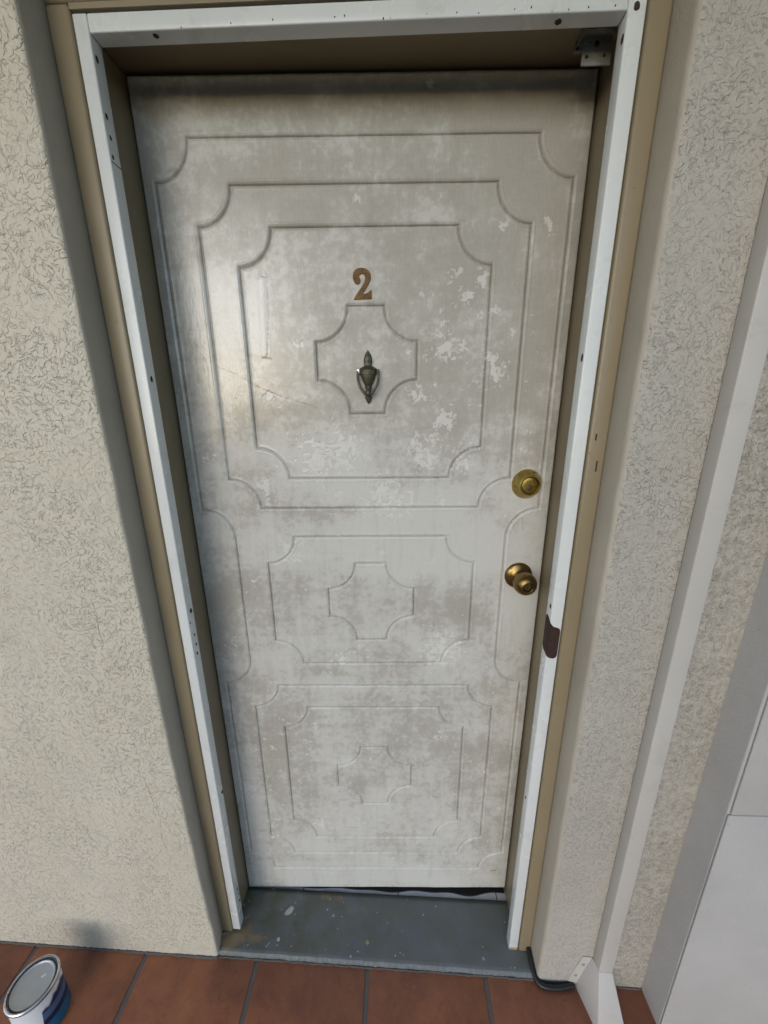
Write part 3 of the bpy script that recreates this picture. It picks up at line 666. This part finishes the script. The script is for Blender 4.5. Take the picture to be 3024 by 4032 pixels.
# closer bracket under the head ---------------------------------------------------
br = empty('closer_bracket', (.783, -.05, 2.036)); tag(br, 'small galvanised steel bracket in the top right corner over the door', 'bracket')
def bpart(name, b, m=GALV): o = obj(name, b, m, br, 40); o.location = (-.783, .05, -2.036); return o
bpart('face_plate', BOX(.7605, .8055, -.052, -.049, 1.9935, 2.0345, .0006))
bpart('top_plate', BOX(.7615, .8045, -.0525, -.012, 2.0347, 2.0446, .0004))
bpart('lug', extrude_poly([(.7608, 2.030), (.756, 2.024), (.7545, 2.0185), (.7475, 2.0160), (.7475, 2.0115), (.7608, 2.012)], -.0512, -.0490))
for x, z, r in ((.7815, 2.0195, .0042), (.7525, 2.0140, .0022), (.795, 2.005, .0026), (.768, 2.004, .003)):
    o = bpart('hole', disc(x, -.0521, z, r, '-y', 1.0, .0003, 14), HOLE)

# cable ------------------------------------------------------------------------------
cp = [(.846, -.095, .000), (.848, -.113, -.004), (.8485, -.133, -.010), (.8495, -.152, -.018), (.8555, -.1685, -.0245), (.868, -.1765, -.0255), (.889, -.179, -.0265), (.914, -.178, -.0275), (.934, -.1745, -.028), (.953, -.1715, -.029)]
tag(obj('cable', tube(smooth_path(cp, 6), .0062, 12), CABLE, None, True), 'black cable running round the foot of the right wall', 'cable')

# vertical duct with flared foot ---------------------------------------------------
du = empty('wall_duct', (1.01, -.165, -.04)); tag(du, 'narrow cream painted vertical duct with flared foot on the right wall', 'duct')
def dpart(name, b, m=PIPE): o = obj(name, b, m, du, 40); o.location = (-1.01, .165, .04); return o
dpart('duct', BOX(.9915, 1.0275, -.1935, -.1655, .080, 2.698, .0022, 3))
foot = hexa(bmesh.new(), [(.957, -.1655, -.037), (.9765, -.252, -.0375), (1.048, -.252, -.0405), (1.066, -.1655, -.041), (.9865, -.1655, .0795), (.9925, -.1945, .0795), (1.0268, -.1945, .0795), (1.030, -.1655, .0795)])
bmesh.ops.reverse_faces(foot, faces=foot.faces); bmesh.ops.recalc_face_normals(foot, faces=foot.faces); bevel_all(foot, .002)
dpart('foot', foot)
fl_ = dpart('flange', extrude_poly([(.9635, .083), (.9880, .081), (.962, -.033), (.9365, -.0185)], -.1678, -.1648))
for x, z in ((.969, .052), (.9545, .006)):
    obj('screw', lathe([(.0042, 0), (.0042, .0007), (.003, .0016)], 12, (x, -.1678, z), 'y'), mat_plain('dirty_screw', (.36, .30, .21), .6), fl_, 40)

# paint can --------------------------------------------------------------------------
def can_mat():
    m = M('can_label'); sep = m.n('ShaderNodeSeparateXYZ'); m.l(m.co, sep.inputs[0])
    ang = m.math('ARCTAN2', sep.outputs[1], sep.outputs[0])
    zz = m.math('ADD', sep.outputs[2], m.math('MULTIPLY', m.noise(30, 2), .004))
    band = m.ramp(m.math('DIVIDE', zz, .124), [(.0, (.012, .10, .20)), (.30, (.012, .10, .20)), (.32, (.012, .014, .05)), (.44, (.012, .014, .05)), (.46, (.07, .12, .24)), (.62, (.07, .12, .24)), (.64, (.02, .02, .07)), (1, (.02, .02, .07))], 'CONSTANT')
    dr = m.math('SUBTRACT', m.math('MULTIPLY', m.noise(26, 2, .5, 0, m.map((1, 1, .25))), .07), m.math('SUBTRACT', .124, sep.outputs[2]))
    near = m.ramp(m.math('ABSOLUTE', m.math('ADD', ang, 1.62)), [(.75, 1), (1.15, 0)])
    white_run = m.ramp(m.math('ADD', dr, m.math('MULTIPLY', near, .13)), [(.0, 0), (.006, 1)])  # white area reaching down from the rim, longest on one side
    m.set(Base_Color=m.mix(white_run, band, (.72, .74, .77)), Roughness=.3, Normal=m.bump(m.noise(60, 3), .0006, .5)); return m.m
can = empty('paint_can', (-.3975, -.2850, FZ(-.3975) + .001)); tag(can, 'small blue paint can with grey lid and white streaks on the tiles', 'paint can')
cr_ = .0482
obj('body', lathe([(cr_ - .002, 0), (cr_ + .0008, .001), (cr_ + .0008, .003), (cr_, .0042), (cr_, .1165), (cr_ - .0005, .118)], 64), can_mat(), can, 40)
obj('rim', lathe([(cr_ - .001, .117), (cr_ + .0018, .118), (cr_ + .0025, .1205), (cr_ + .0022, .1235), (cr_ + .0004, .125), (cr_ - .0020, .1245), (cr_ - .0030, .1215), (cr_ - .0032, .1185), (cr_ - .0075, .1180), (cr_ - .0080, .1190)], 64), RIM, can, 40)
obj('channel_shade', lathe([(cr_ - .0034, .1182), (cr_ - .0036, .1190), (cr_ - .0066, .1190), (cr_ - .0068, .1182)], 64), mat_plain('groove_shade', (.06, .055, .065), .4), can, 40)  # dark ring set in the lid groove as its painted shade
obj('lid', lathe([(cr_ - .0066, .1165), (cr_ - .0067, .1215), (cr_ - .0078, .1232), (cr_ - .0092, .1228), (cr_ - .0105, .1208), (cr_ - .012, .1203), (.002, .1206)], 64), LID, can, 40)
obj('paint_smear', disc(.012, .016, .1205, .003, 'z', 2.2, .0005, 12, .5), WPAINT, can)
